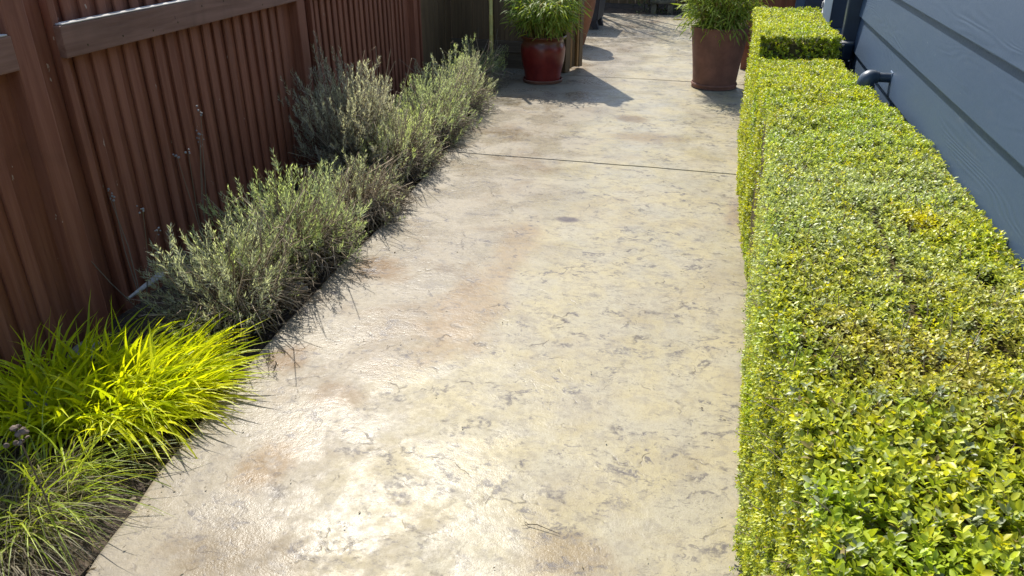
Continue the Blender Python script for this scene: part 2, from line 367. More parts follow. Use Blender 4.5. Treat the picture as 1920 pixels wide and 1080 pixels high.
# planting bed soil between path and fence, and the strip under the hedge
def bed(name, y0, y1, xl, xr, z0, amp, step):
    ny = int((y1 - y0) / step); nx = 46
    ys = np.linspace(y0, y1, ny); g = np.linspace(0, 1, nx)
    X = xl(ys)[:, None] * (1 - g) + xr(ys)[:, None] * g; Y = np.repeat(ys[:, None], nx, 1); P = np.stack([X, Y, X * 0], -1)
    Z = z0 + amp * (fbm(P * 4, 4) - .47) * 2 + amp * .8 * (fbm(P * 22, 3) - .45)
    idx = np.arange(ny * nx).reshape(ny, nx)
    F = np.stack([idx[:-1, :-1], idx[:-1, 1:], idx[1:, 1:], idx[1:, :-1]], -1).reshape(-1, 4)
    return tag(link(name, mesh_np(name, np.stack([X, Y, Z], -1).reshape(-1, 3), F, MAT['soil'])), kind='structure')
bed('planting_bed', -.5, 8.1, lambda y: fence_x(y) - .2, lambda y: edge_x(y) + .03, -.045, .025, .03)
bed('planting_bed', -.5, 7.7, lambda y: y * 0 + .22, lambda y: y * 0 + .80, -.05, .02, .05)
bed('planting_bed', 12.88, 15.5, lambda y: y * 0 - 6, lambda y: y * 0 + 5, -.02, .03, .08)

# ================================================================== HOUSE
HX = .752; EXP = .19
house = thing('house', (HX, 2, 0), 'house wall of wide blue-grey lap siding with wood grain, right of the hedge', 'house')
def plank_mesh(L):
    # wedge section: lip thick at the bottom, tucked under the next board at the top
    b = bmesh.new(); h = EXP + .03
    sec = [(.006, 0), (.0225, .0), (.023, .003), (.004, h), (.0, h)]     # (depth toward -X, z)
    ra = [b.verts.new((-d, -L / 2, z)) for d, z in sec]; rb = [b.verts.new((-d, L / 2, z)) for d, z in sec]
    n = len(sec)
    for i in range(n): b.faces.new((ra[i], ra[(i + 1) % n], rb[(i + 1) % n], rb[i]))
    b.faces.new(ra[::-1]); b.faces.new(rb)
    bmesh.ops.recalc_face_normals(b, faces=b.faces)
    return bm_mesh('plank', b, MAT['siding'])
zA = CAMZ - .488 * HX           # lip seen highest in the picture
pl = plank_mesh(6.9)
for k in range(-4, 9):
    link('plank', pl, house, (-.004, -.55, zA + k * EXP))
link('sheathing', box('sheathing', (.002, 4.5, -4, 2.9, -.05, 2.7), MAT['trimblue'], 0), house)
link('corner_trim', box('corner_trim', (-.028, .0, 2.905, 2.985, .02, 2.7), MAT['trimblue'], .003), house)
link('foundation', box('foundation', (-.012, .0, -4, 2.9, -.1, zA - 4 * EXP - .002), MAT['capgrey'], 0), house)

# downspout at the corner
ds = thing('downspout', (.70, 4.93, 0), 'dark navy square downspout at the corner of the blue house', 'downspout')
link('pipe', box('pipe', (-.042, .042, -.036, .036, .80, 2.6), MAT['navy'], .008, 2), ds)
b = bmesh.new(); bmesh.ops.create_cone(b, cap_ends=True, segments=8, radius1=.064, radius2=.070, depth=.09, matrix=Matrix.Translation((-.03, -.045, .80)))
bmesh.ops.bevel(b, geom=b.edges[:], offset=.005, segments=1, affect='EDGES'); link('drain_adapter', bm_mesh('drain_adapter', b, MAT['steelblue']), ds)
link('adapter_lid', lathe('adapter_lid', [(.0, .856), (.060, .852), (.062, .846), (.0, .846)], MAT['capgrey'], 8), ds, (-.03, -.045, 0))
link('drain_pipe', lathe('drain_pipe', [(.041, -.08), (.041, .74)], MAT['navy'], 24), ds)
link('strap', box('strap', (-.046, .052, -.012, .012, 1.45, 1.47), MAT['navy'], .002), ds)

# vent pipe elbow leaving the wall
vp = thing('vent_pipe', (.735, 3.72, .872), 'grey-blue painted pipe elbow leaving the house siding just above the hedge', 'pipe')
def sweep(name, pts, rads, mat, sides=20): V, F = tube([pts], [rads], sides); return mesh_np(name, V, F, mat)
link('pipe', sweep('pipe', [(.02, 0, 0), (-.02, 0, 0), (-.05, 0, 0), (-.072, 0, 0)], [.021] * 4, MAT['steelblue']), vp)
link('collar', sweep('collar', [(-.052, 0, 0), (-.054, 0, 0), (-.066, 0, 0), (-.068, 0, 0)], [.021, .026, .026, .021], MAT['steelblue']), vp)
a = np.linspace(0, math.pi / 2, 9)
a_ = a
el = np.concatenate([[(-.06, 0, 0)], np.stack([-.068 - .032 * np.sin(a), a * 0, -.032 + .032 * np.cos(a)], -1), [(-.10, 0, -.06), (-.10, 0, -.30)]])
link('elbow', sweep('elbow', el, [.026] + [.030 + .010 * math.sin(min(1, q / 5) * 1.57) for q in range(len(el) - 1)], MAT['steelblue']), vp)
link('wall_flange', box('wall_flange', (-.006, .006, -.028, .028, -.028, .028), MAT['trimblue'], .003), vp)

# far end of the house: shaded return with lit white board
wing = thing('porch_enclosure', (.78, 6.35, 0), 'dark navy porch corner with a bright white edge board beyond the downspout', 'porch')
link('panel', box('panel', (-.035, .6, .0, .05, .74, 2.5), MAT['navy'], .003), wing)
link('edge_board', box('edge_board', (-.095, -.037, -.012, .06, .30, 2.5), MAT['white'], .003), wing)
link('plinth', box('plinth', (-.03, .6, .004, .046, -.05, .738), MAT['trimblue'], .003), wing)
for k in range(5): link('hinge_block', box('hinge_block', (-.105, -.0955, .005, .045, .80 + .075 * k, .84 + .075 * k), MAT['capgrey'], .003), wing)
wing2 = thing('house_corner', (.80, 8.35, 0), 'pale blue corner board and navy wall farthest along the house', 'house corner')
link('corner_board', box('corner_board', (-.16, -.08, -.01, .07, -.05, 2.5), MAT['trimblue'], .003), wing2)
link('wall', box('wall', (-.078, 3.5, .0, .06, -.05, 2.5), MAT['navy'], 0), wing2)

# ================================================================== FENCE ALONG THE BED
fang = math.atan(.073)
fence = thing('fence', (fence_x(2.2), 2.2, 0), 'red-brown stained batten fence in shade along the left planting bed', 'fence', rotz=fang)
ca = 1 / math.cos(fang)
def fs(y): return (y - 2.2) * ca           # world Y -> distance along the fence
FH = 1.275
batten = box('batten', (-.003, .012, -.026, .026, .02, FH - .005), MAT['fence'], .004, 2)
batten_b = box('batten', (-.003, .013, -.024, .024, .02, FH - .005), MAT['fence'], .007, 2)
backb = box('backing_board', (-.024, -.004, -.0485, .0485, -.06, FH - .01), MAT['fence'], .002)
post = box('post', (-.05, .050, -.052, .052, -.1, FH + .04), MAT['fence'], .008, 2)
pcap = box('stop_strip', (-.006, .030, -.018, .018, -.02, FH - .01), MAT['fence'], .005, 2)
recb = box('recess_board', (-.040, -.008, -.078, .078, -.06, FH - .01), MAT['fence'], .002)
nail = lathe('nail', [(.0, .0012), (.003, .001), (.0045, .0)], MAT['core'], 8)
posts_y = [.05, 2.175, 4.345, 6.60]
for i, py in enumerate(posts_y):
    s = fs(py)
    link('post', post, fence, (.0, s, 0))
    link('recess_board', recb, fence, (0, s - .112, 0)); link('recess_board', recb, fence, (0, s + .112, 0))
    link('stop_strip', pcap, fence, (.0, s + .195, 0))
    if i == len(posts_y) - 1: break
    e = fs(posts_y[i + 1])
    a0, a1 = s + .22, e - .178
    n = round((a1 - a0) / .100); pt = (a1 - a0) / n
    for k in range(n):
        o = link('batten', batten if random.random() < .6 else batten_b, fence, (random.uniform(-.003, .003), a0 + (k + .72) * pt + random.uniform(-.004, .004), 0))
        o.rotation_euler.x = random.uniform(-.002, .002)
    for k in range(n + 1): link('backing_board', backb, fence, (0, a0 + (k + .22) * pt, 0))
    rl = e - s - .23
    rail = box('rail', (.018, .058, 0, rl, 1.045, 1.160), MAT['rail'], .005, 2)
    link('rail', rail, fence, (0, s + .178, 0))
    for q in np.arange(.12, rl - .05, .2):
        nl = link('nail', nail, fence, (.0585, s + .178 + q + random.uniform(-.02, .02), random.choice((1.075, 1.13)) + random.uniform(-.006, .006)), (0, R(90), 0))
    wt = box('pale_top', (.0185, .0575, .012, rl - .012, 1.1605, 1.1665), MAT['silver'], .002)  # thin pale strip along the top of the rail
    link('pale_top', wt, fence, (0, s + .178, 0))
# last bay: old flat olive boards
s0, s1 = fs(6.60) + .225, fs(8.02)
n = 9; pt = (s1 - s0) / n
ob = box('old_board', (-.035, -.012, -pt / 2 + .002, pt / 2 - .002, -.06, FH), MAT['olive'], .003)
for k in range(n): link('old_board', ob, fence, (random.uniform(-.004, .004), s0 + (k + .5) * pt, 0))

# ================================================================== CROSS FENCE AND GATE
GH = 1.63
cf = thing('cross_fence', (-2.16, 7.99, 0), 'shaded olive-brown board fence across the bed behind the red pot', 'fence')
xs = np.arange(-.66, .58, .118)
for i, x in enumerate(xs):
    bw = .1155
    link('board', box('board', (-bw / 2, bw / 2, .0, .020, .168, GH), MAT['olive'], .003), cf, (x + .059, random.uniform(-.003, .003), 0))
link('rail', box('rail', (-.66, .57, -.034, -.003, .17, .285), MAT['olivex'], .004, 2), cf)
link('kick_board', box('kick_board', (-.66, .57, -.008, .02, -.06, .166), MAT['olivex'], .004), cf)
link('top_rail', box('top_rail', (-.66, .57, -.034, -.003, 1.30, 1.40), MAT['olivex'], .004, 2), cf)
link('post', box('post', (-.76, -.665, -.05, .045, -.08, GH + .05), MAT['olive'], .006, 2), cf)
gt = thing('gate', (-1.575, 7.93, 0), 'wooden garden gate standing open edge-on behind the red pot', 'gate', rotz=-R(21))
link('stile', box('stile', (-.045, .045, -.045, .045, .005, GH), MAT['olive'], .006, 2), gt)
for k in range(2): link('board', box('board', (-.012, .010, .05 + k * .098, .05 + k * .098 + .094, .03, GH - .01), MAT['olive'], .003), gt)
link('edge_strip', box('edge_strip', (.0105, .036, .06, .095, .03, GH - .012), MAT['gold'], .003), gt)  # orange-hued wood strips, brighter in colour to paint the gate's lit edges
link('edge_strip', box('edge_strip', (.0105, .036, .19, .225, .03, GH - .012), MAT['gold'], .003), gt)
link('stile', box('stile', (-.03, .03, .248, .315, .02, GH - .004), MAT['olive'], .005, 2), gt)
st = thing('cane', (-2.352, 7.90, 0), 'yellow upright cane standing at the end of the lavender row', 'cane')
cp = []
for k in range(9): cp += [(.020 - .0005 * k, k * .2 - .05), (.0225 - .0005 * k, k * .2 + .142), (.0225 - .0005 * k, k * .2 + .15)]
link('culm', lathe('culm', cp, MAT['post_yellow'], 14), st)
link('tie', lathe('tie', [(.024, 1.0), (.026, 1.005), (.026, 1.02), (.024, 1.025)], MAT['olive'], 14), st)

# brown fence behind the right pot, up to the house
bf = thing('side_fence', (.62, 8.55, 0), 'dark brown board fence behind the brown pot and hedge end', 'fence')
for k in range(6): link('board', box('board', (-.06, .058, 0, .022, .0, 1.6), MAT['fence'], .003), bf, (-.36 + .121 * k, random.uniform(-.003, .003), 0))
link('rail', box('rail', (-.42, .30, -.04, -.003, .25, .34), MAT['fence'], .004), bf)

print('built structure')

# ================================================================== POTS
def pot_soil(parent, r, z): link('potting_soil', lathe('potting_soil', [(.0, z + .012), (r * .5, z + .008), (r, z)], MAT['soil'], 32), parent)
rp = thing('glazed_pot', (-1.69, 7.44, 0), 'oxblood red glazed pot with rolled rim in front of the gate', 'pot')
pr = smooth_prof([(.0, .012), (.150, .012), (.172, .02), (.176, .05), (.185, .11), (.205, .20), (.216, .28), (.214, .335), (.200, .375), (.200, .40), (.222, .425), (.224, .436), (.212, .44), (.192, .42), (.188, .38)])
link('body', lathe('body', pr, MAT['glaze'], 64), rp); pot_soil(rp, .19, .395)
sp = tag(link('saucer', lathe('saucer', smooth_prof([(.0, .004), (.175, .004), (.192, .008), (.198, .028), (.192, .034), (.184, .028), (.180, .0115), (.0, .0105)], 4), MAT['rustpot'], 64), None, (-1.69, 7.44, 0)), 'low brown saucer under the red glazed pot', 'saucer')
bp = thing('clay_pot', (-.045, 7.62, 0), 'large rust-brown flaring clay pot beside the end of the hedge', 'pot')
pr = smooth_prof([(.0, .03), (.188, .03), (.200, .036), (.204, .06), (.216, .18), (.236, .34), (.252, .46), (.262, .535), (.266, .552), (.258, .558), (.246, .548), (.236, .48)])
link('body', lathe('body', pr, MAT['rustpot'], 64), bp); pot_soil(bp, .24, .51)
tag(link('saucer', lathe('saucer', smooth_prof([(.0, .004), (.195, .004), (.207, .010), (.214, .036), (.212, .046), (.2055, .044), (.2025, .028), (.0, .026)], 4), MAT['rustpot'], 64), None, (-.045, 7.62, 0)), 'round brown saucer under the large rust-brown pot', 'saucer')
aj = thing('terracotta_jar', (-1.845, 9.72, 0), 'tall orange terracotta jar half hidden behind the open gate', 'jar')
pr = smooth_prof([(.0, .0), (.15, .0), (.165, .012), (.20, .15), (.255, .36), (.285, .58), (.27, .78), (.20, .93), (.15, .98), (.15, 1.03), (.185, 1.06), (.185, 1.075), (.15, 1.07), (.13, 1.0)])
link('body', lathe('body', pr, MAT['terra'], 56), aj)
link('band', lathe('band', [(.283, .60), (.295, .606), (.295, .622), (.281, .628)], MAT['terra'], 56), aj)
dp = thing('square_planter', (-2.02, 11.3, 0), 'dark grey footed square planter beyond the terracotta jar', 'planter')
b = bmesh.new(); bmesh.ops.create_cone(b, cap_ends=True, segments=4, radius1=.40, radius2=.46, depth=.53, matrix=Matrix.Translation((0, 0, .375)) @ Matrix.Rotation(R(45), 4, 'Z'))
bmesh.ops.bevel(b, geom=b.edges[:], offset=.015, segments=2, affect='EDGES'); link('body', bm_mesh('body', b, MAT['darkplanter']), dp)
for sx_ in (-1, 1):
    for sy_ in (-1, 1):
        b = bmesh.new(); bmesh.ops.create_cone(b, cap_ends=True, segments=4, radius1=.055, radius2=.085, depth=.115, matrix=Matrix.Translation((0, 0, .0575)) @ Matrix.Rotation(R(45), 4, 'Z'))
        for v in b.verts:
            if v.co.z < .05: v.co.x += .06 * sx_
        link('foot', bm_mesh('foot', b, MAT['darkplanter']), dp, (.20 * sx_, .20 * sy_, 0))
link('rim', box('rim', (-.345, .345, -.345, .345, .641, .68), MAT['darkplanter'], .01, 2), dp)

def bamboo(name, loc, label, seed, n_cane, r0, spread, h, nleaf, cane_c, lowz):
    rg = np.random.default_rng(seed); t = thing(name, loc, label, 'bamboo')
    paths, rads = [], []; LP, LD = [], []
    for i in range(n_cane):
        a = rg.random() * 6.283; r = r0 * math.sqrt(rg.random()); p0 = np.array([r * math.cos(a), r * math.sin(a), 0])
        out = np.array([math.cos(a), math.sin(a), 0]) * spread * (r / r0) * rg.uniform(.5, 1.1); hh = h * rg.uniform(.75, 1.1)
        tt = np.linspace(0, 1, 7)[:, None]; P = p0 + out * tt ** 1.8 + np.array([0, 0, hh]) * tt; paths.append(P); rads.append(np.linspace(.0055, .0018, 7))
    per = nleaf // n_cane
    for P in paths:
        tq = lowz + (1 - lowz) * rg.random(per); k = np.clip(tq * 6, 0, 5.999); i0 = k.astype(int); f = (k - i0)[:, None]
        pt = P[i0] * (1 - f) + P[i0 + 1] * f
        ang = rg.random(per) * 6.283; rad = rg.uniform(.02, .17, per) * (1.15 - .45 * tq)
        o = np.stack([np.cos(ang), np.sin(ang), rg.uniform(-.5, .5, per)], -1)
        LP.append(pt + o * rad[:, None]); LD.append(o * .8 + np.stack([rg.normal(0, .35, per), rg.normal(0, .35, per), rg.uniform(-.9, .15, per)], -1))
    V, F = tube(paths, rads, 5); me = mesh_np('canes', V, F, MAT['bark'], np.tile(cane_c, (len(V), 1))); link('canes', me, t)
    LP = np.concatenate(LP); LD = unit(np.concatenate(LD)); n = len(LP)
    N = unit(rg.normal(0, .5, (n, 3)) + np.array([0, 0, 1.])); tc = rg.random(n)
    col = mixc((.15, .23, .030), (.36, .43, .075), tc) * rg.uniform(.75, 1.2, (n, 1)); old = rg.random(n) < .06; col[old] = (.28, .24, .10)
    V, T, c = leaves(LP, LD, N, rg.uniform(.06, .125, n), rg.uniform(.009, .016, n), col, NARROW)
    link('foliage', mesh_np('foliage', V, T, MAT['bam_leaf'], c), t)
    # twigs linking leaves to canes
    return t
bamboo('bamboo', (-1.69, 7.44, .40), 'leafy green bamboo with yellow canes growing in the red glazed pot', 3, 60, .165, .24, .40, 3000, (.42, .31, .08), .36)
bamboo('bamboo', (-.045, 7.62, .515), 'leafy green bamboo growing in the large rust-brown pot', 5, 60, .20, .28, .60, 3800, (.24, .18, .06), .03)

# ================================================================== BOXWOOD HEDGES
def sprigs(P, N, rg, tpl, pairs, size, colf, spread=.45):
    n = len(P)
    ax = unit(N * .8 + np.array([0, 0, .5]) + np.array([-.08, .12, 0]) + rg.normal(0, spread, (n, 3)))
    u = unit(np.cross(ax, rg.normal(0, 1, (n, 3)))); v = np.cross(ax, u)
    out = []; base = colf(P, rg)
    stemL = size * rg.uniform(.8, 1.5, n)
    for k in range(pairs):
        f = (k + .6) / pairs; tw = (k % 2) * math.pi / 2 + rg.normal(0, .25, n)
        op = np.radians(84 - 36 * f + rg.normal(0, 11, n))          # opening angle from the stem
        for s in (0, math.pi):
            q = tw + s; rd = u * np.cos(q)[:, None] + v * np.sin(q)[:, None]
            D = ax * np.cos(op)[:, None] + rd * np.sin(op)[:, None]
            Nn = ax * np.sin(op)[:, None] - rd * np.cos(op)[:, None] + rg.normal(0, .18, (n, 3))
            L = size * rg.uniform(.72, 1.12, n) * (1.05 - .30 * f); W = L * rg.uniform(.46, .60, n)
            young = np.clip(f * 1.1 - .25 + rg.normal(0, .22, n), 0, 1)
            c = base[0] * (1 - young[:, None]) + base[1] * young[:, None]
            c = c * rg.uniform(.78, 1.22, (n, 1))
            out.append(leaves(P + ax * (stemL * f)[:, None], D, Nn, L, W, c, tpl))
    return cat3(out)
OLD = np.array((.235, .320, .022)); YNG = np.array((.600, .610, .040)); BRZ = np.array((.520, .420, .085)); SHEEN = np.array((.52, .60, .27)); YEL = np.array((.70, .63, .012))
def hedge_col(P, rg):
    n = len(P); m = fbm(P * np.array([2.6, 2.6, 2.6]) + 3.1, 3); m2 = fbm(P * 5.5 + 9.7, 3)
    a = mixc(OLD, OLD * .72, np.clip((m - .42) * 6, 0, 1)); b = mixc(YNG, YNG * np.array([.72, .9, .9]), np.clip((m2 - .42) * 5, 0, 1))
    # bronzed, frost-nipped patch across the top
    br = np.exp(-((P[:, 1] - 1.42 - .22 * (P[:, 0] - .4) * -1) / .30) ** 2) * np.clip((P[:, 0] - .18) / .12, 0, 1) * np.clip((m2 - .30) * 5, 0, 1) * (P[:, 2] > .7)
    br = np.clip(br + rg.normal(0, .20, n) * (br > .1), 0, .95)[:, None] * .75
    a = a * (1 - br) + BRZ * .75 * br; b = b * (1 - br) + BRZ * 1.15 * br
    # whitish-green leaf sheen painted into the colour midway along the hedge
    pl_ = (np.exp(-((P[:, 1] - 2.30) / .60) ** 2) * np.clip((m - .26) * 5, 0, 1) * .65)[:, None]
    a = a * (1 - pl_) + SHEEN * .62 * pl_; b = b * (1 - pl_) + SHEEN * pl_
    yl = (np.exp(-((P[:, 0] - .55) / .055) ** 2 - ((P[:, 1] - 2.05) / .075) ** 2))[:, None] * .95
    a = a * (1 - yl) + YEL * .8 * yl; b = b * (1 - yl) + YEL * yl
    odd = rg.random(n); q = odd < .03; b[q] = (.30, .22, .10); q = (odd > .03) & (odd < .10); b[q] = YEL * .8; a[q] = YNG
    q = odd > .93; a[q] = (.20, .24, .12); b[q] = (.30, .34, .18)
    return a, b
def grid_pts(u0, u1, v0, v1, dens, rg):
    s = 1 / math.sqrt(dens); nu = max(1, int((u1 - u0) / s)); nv = max(1, int((v1 - v0) / s))
    U, Vv = np.meshgrid((np.arange(nu) + .5) / nu, (np.arange(nv) + .5) / nv)
    U = U.ravel() + rg.uniform(-.5, .5, U.size) / nu; Vv = Vv.ravel() + rg.uniform(-.5, .5, Vv.size) / nv
    return u0 + U * (u1 - u0), v0 + Vv * (v1 - v0)
def round_box(X, Y, Z, N, lo, hi, r):
    """pull surface points in around a rounded-box edge and return normals"""
    P = np.stack([X, Y, Z], -1); c = np.clip(P, np.array(lo) + r, np.array(hi) - r); d = P - c
    L = np.linalg.norm(d, axis=1, keepdims=True); n = np.where(L > 1e-6, d / np.maximum(L, 1e-6), N)
    return c + n * r, n
def hedge(name, label, lo, hi, seed, parts, group=None, ytaper=None, shift=None, r=.045):
    rg = np.random.default_rng(seed); t = thing(name, ((lo[0] + hi[0]) / 2, (lo[1] + hi[1]) / 2, 0), label, 'hedge', group)
    org = np.array(t.location); out = []
    for face, (a0, a1, b0, b1), dens, tpl, pairs, size in parts:
        u, v = grid_pts(a0, a1, b0, b1, dens, rg)
        if face == 'top': X, Y, Z, N = u, v, u * 0 + hi[2], (0, 0, 1)
        elif face == 'left': X, Y, Z, N = u * 0 + lo[0], u, v, (-1, 0, 0)
        elif face == 'right': X, Y, Z, N = u * 0 + hi[0], u, v, (1, 0, 0)
        elif face == 'front': X, Y, Z, N = u, u * 0 + lo[1], v, (0, -1, 0)
        else: X, Y, Z, N = u, u * 0 + hi[1], v, (0, 1, 0)
        P, n = round_box(X, Y, Z, np.tile(N, (len(u), 1)), lo, hi, r)
        big = fbm(P * 3.2 + 5, 3) - .45; fine = fbm(P * 14, 2) - .4; tuft = np.clip(fbm(P * 26 + 2, 2) - .45, 0, 1)
        P = P + n * (big * .065 + fine * .030 + tuft * .04 - .034)[:, None]
        P = P + n * (-rg.exponential(.007, len(P)))[:, None]
        stray = rg.random(len(P)) < .006; P[stray] += n[stray] * rg.uniform(.008, .026, (stray.sum(), 1))
        if shift is not None: P = shift(P)
        # sparse thin spots where the clipping opened the hedge
        keep = fbm(P * 11 + 31, 2) > .16
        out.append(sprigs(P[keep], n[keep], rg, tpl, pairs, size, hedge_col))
    V, T, c = cat3(out); link('foliage', mesh_np('foliage', V - org, T, MAT['box_leaf'], c), t)
    # opaque core block added to stop see-through, coloured like twigs; then trunks
    b = box_bm(lo[0] + .055, hi[0] - .055, lo[1] + .055, hi[1] - .055, .10, hi[2] - .065, bev=.03, seg=2); me = bm_mesh('opaque_core', b, MAT['core'])
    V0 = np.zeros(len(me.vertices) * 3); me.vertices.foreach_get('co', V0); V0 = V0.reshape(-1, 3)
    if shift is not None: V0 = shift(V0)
    me.vertices.foreach_set('co', (V0 - org).ravel()); link('opaque_core', me, t)
    paths, rads = [], []
    for y in np.arange(lo[1] + .12, hi[1] - .05, .23):
        for k in range(4):
            p0 = np.array([(lo[0] + hi[0]) / 2 + rg.uniform(-.06, .06), y, -.06]); p1 = np.array([rg.uniform(lo[0] + .06, hi[0] - .06), y + rg.uniform(-.12, .12), rg.uniform(.2, .4)])
            paths.append(np.array([p0, p0 * .5 + p1 * .5 + rg.normal(0, .015, 3), p1])); rads.append([.012, .009, .005])
    # clipped twig ends standing among the leaves
    ps, rs = [], []
    for q in range(int(420 * (hi[1] - lo[1]) / 4)):
        p = np.array([[rg.uniform(lo[0] + .02, hi[0] - .04), rg.uniform(max(.3, lo[1]), hi[1]), hi[2] - .04]]) if q % 3 else np.array([[lo[0] + .03, rg.uniform(max(.3, lo[1]), hi[1]), rg.uniform(.15, hi[2])]])
        if shift is not None: p = shift(p)
        p = p[0]; d = np.array([rg.normal(0, .012), rg.normal(0, .012), rg.uniform(.025, .045)]) if q % 3 else np.array([-rg.uniform(.02, .04), rg.normal(0, .012), rg.uniform(0, .02)])
        ps.append(np.array([p - d * .6, p + d * .2, p + d])); rs.append([.0014, .0012, .0009])
    V, F = tube(ps, rs, 4); tag(link('clipped_twigs', mesh_np('clipped_twigs', V - org, F, MAT['bark'], np.tile((.28, .22, .13), (len(V), 1))), t), kind='stuff')
    V, F = tube(paths, rads, 5); link('trunks', mesh_np('trunks', V - org, F, MAT['bark'], np.tile((.09, .065, .04), (len(V), 1))), t)
    return t
def taper(P):
    P = P.copy(); k = np.clip((P[:, 1] - 2.6) / 1.7, 0, 1); f = np.clip((P[:, 0] - .2) / .5, 0, 1); P[:, 0] -= k * f * .115
    z = np.clip(P[:, 2] / .85, 0, 1); P[:, 0] += .030 * (1 - z) * (P[:, 0] < .45)                   # slightly undercut foot
    P[:, 0] += .020 * np.sin(P[:, 1] * 2.3 + .6) * (P[:, 0] < .45)
    return P
ZT = .85
lo, hi = (.160, .0, .0), (.742, 4.36, ZT)
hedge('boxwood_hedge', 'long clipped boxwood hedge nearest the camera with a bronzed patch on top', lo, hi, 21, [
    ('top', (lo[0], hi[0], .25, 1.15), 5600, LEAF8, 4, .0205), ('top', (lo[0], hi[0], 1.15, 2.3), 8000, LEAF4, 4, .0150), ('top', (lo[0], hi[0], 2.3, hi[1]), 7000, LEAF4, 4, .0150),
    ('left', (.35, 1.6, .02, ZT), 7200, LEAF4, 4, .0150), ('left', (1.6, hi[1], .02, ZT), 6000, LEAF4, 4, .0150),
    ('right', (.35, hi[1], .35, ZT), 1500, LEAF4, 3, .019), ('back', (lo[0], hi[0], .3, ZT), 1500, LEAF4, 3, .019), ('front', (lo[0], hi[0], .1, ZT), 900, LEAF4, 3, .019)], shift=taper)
lo2, hi2 = (.160, 4.40, .0), (.615, 5.72, .955)
hedge('boxwood_hedge', 'shorter square block of clipped boxwood behind the long hedge, a step taller', lo2, hi2, 22, [
    ('top', (lo2[0], hi2[0], lo2[1], hi2[1]), 6000, LEAF4, 4, .0160), ('left', (lo2[1], hi2[1], .02, hi2[2]), 5000, LEAF4, 4, .0160),
    ('front', (lo2[0], hi2[0], .02, hi2[2]), 3600, LEAF4, 4, .0180), ('right', (lo2[1], hi2[1], .3, hi2[2]), 1800, LEAF4, 3, .019), ('back', (lo2[0], hi2[0], .1, hi2[2]), 1500, LEAF4, 3, .019)], r=.04)
print('hedges done')

# ================================================================== ORNAMENTAL GRASSES
def blades(rg, base, lean, L, W, bend, col, segs=6, twist=.5):
    n = len(base); d = unit(lean); t = np.linspace(0, 1, segs)
    # each blade rises along d and droops by gravity
    P = base[:, None] + d[:, None] * (L[:, None] * t)[..., None]
    P[..., 2] -= (bend * L)[:, None] * t ** 2.2
    hz = d.copy(); hz[:, 2] = 0; P += (unit(hz) * (bend * L * .35)[:, None])[:, None] * (t ** 2)[None, :, None]
    side = unit(np.cross(d, np.array([0, 0, 1.])) + rg.normal(0, twist, (n, 3)))
    wd = (W[:, None] * np.clip(np.minimum(t * 3 + .45, (1 - t) * 1.35 + .02), .02, 1))[..., None] * .5
    A = P - side[:, None] * wd; B = P + side[:, None] * wd; A[..., 2] += wd[..., 0] * .35; B[..., 2] += wd[..., 0] * .35
    V = np.stack([A, P, B], 2).reshape(n, segs * 3, 3)
    tri = []
    for s in range(segs - 1):
        for q in (0, 1):
            a = s * 3 + q; tri += [(a, a + 1, a + 4), (a, a + 4, a + 3)]
    T = (np.arange(n) * segs * 3)[:, None, None] + np.array(tri)[None]
    cc = np.repeat(col, segs * 3, axis=0)
    return V.reshape(-1, 3), T.reshape(-1, 3), cc
def clump(rg, n, cx, cy, rx, ry, Lr, Wr, fan, pull, bendr, c0, c1, z=-.03, rot=0.):
    a = rg.random(n) * 6.283; r = np.sqrt(rg.random(n)); dx = rx * r * np.cos(a); dy = ry * r * np.sin(a)
    bx = dx * math.cos(rot) - dy * math.sin(rot); by = dx * math.sin(rot) + dy * math.cos(rot)
    base = np.stack([cx + bx, cy + by, np.full(n, z)], -1)
    lean = np.stack([fan * bx / rx + pull[0] + rg.normal(0, .32, n), fan * by / ry * .8 + pull[1] + rg.normal(0, .34, n), np.full(n, 1.)], -1)
    L = rg.uniform(*Lr, n); return blades(rg, base, lean, L, rg.uniform(*Wr, n), rg.uniform(*bendr, n), mixc(c0, c1, rg.random(n)) * rg.uniform(.8, 1.2, (n, 1)))
rg = np.random.default_rng(31)
g1 = thing('golden_grass', (-1.86, 1.72, 0), 'bright yellow-green arching grass clump spilling toward the path', 'grass')
org = np.array(g1.location)
V, T, c = cat3([clump(rg, 900, -2.00, 1.76, .33, .22, (.20, .40), (.012, .022), .55, (.40, -.05), (.15, .55), (.42, .52, .012), (.66, .70, .020), rot=.5),
                clump(rg, 520, -1.84, 1.82, .16, .22, (.18, .36), (.012, .022), .5, (.70, -.03), (.2, .65), (.52, .58, .012), (.78, .76, .030), rot=.2)])
link('blades', mesh_np('blades', V - org, T, MAT['grass_leaf'], c), g1)
V, T, c = clump(rg, 240, -1.92, 1.70, .36, .30, (.15, .34), (.003, .006), .8, (.5, -.2), (.5, 1.0), (.30, .24, .12), (.44, .36, .2))
link('dry_blades', mesh_np('dry_blades', V - org, T, MAT['lav_leaf'], c), g1)
g2 = thing('green_grass', (-1.78, 1.26, 0), 'thin-bladed green grass tuft with dry straw at the lower left', 'grass')
org = np.array(g2.location)
V, T, c = cat3([clump(rg, 230, -1.84, 1.27, .15, .18, (.20, .40), (.003, .007), .8, (.45, -.25), (.3, .8), (.24, .34, .04), (.48, .54, .09)),
                clump(rg, 60, -1.76, 1.30, .10, .14, (.26, .42), (.004, .008), .8, (.6, -.15), (.3, .75), (.22, .30, .04), (.40, .46, .10))])
link('blades', mesh_np('blades', V - org, T, MAT['grass_leaf'], c), g2)
V, T, c = clump(rg, 520, -1.83, 1.14, .20, .20, (.16, .38), (.002, .0045), .9, (.3, -.2), (.5, 1.1), (.22, .19, .13), (.38, .34, .26))
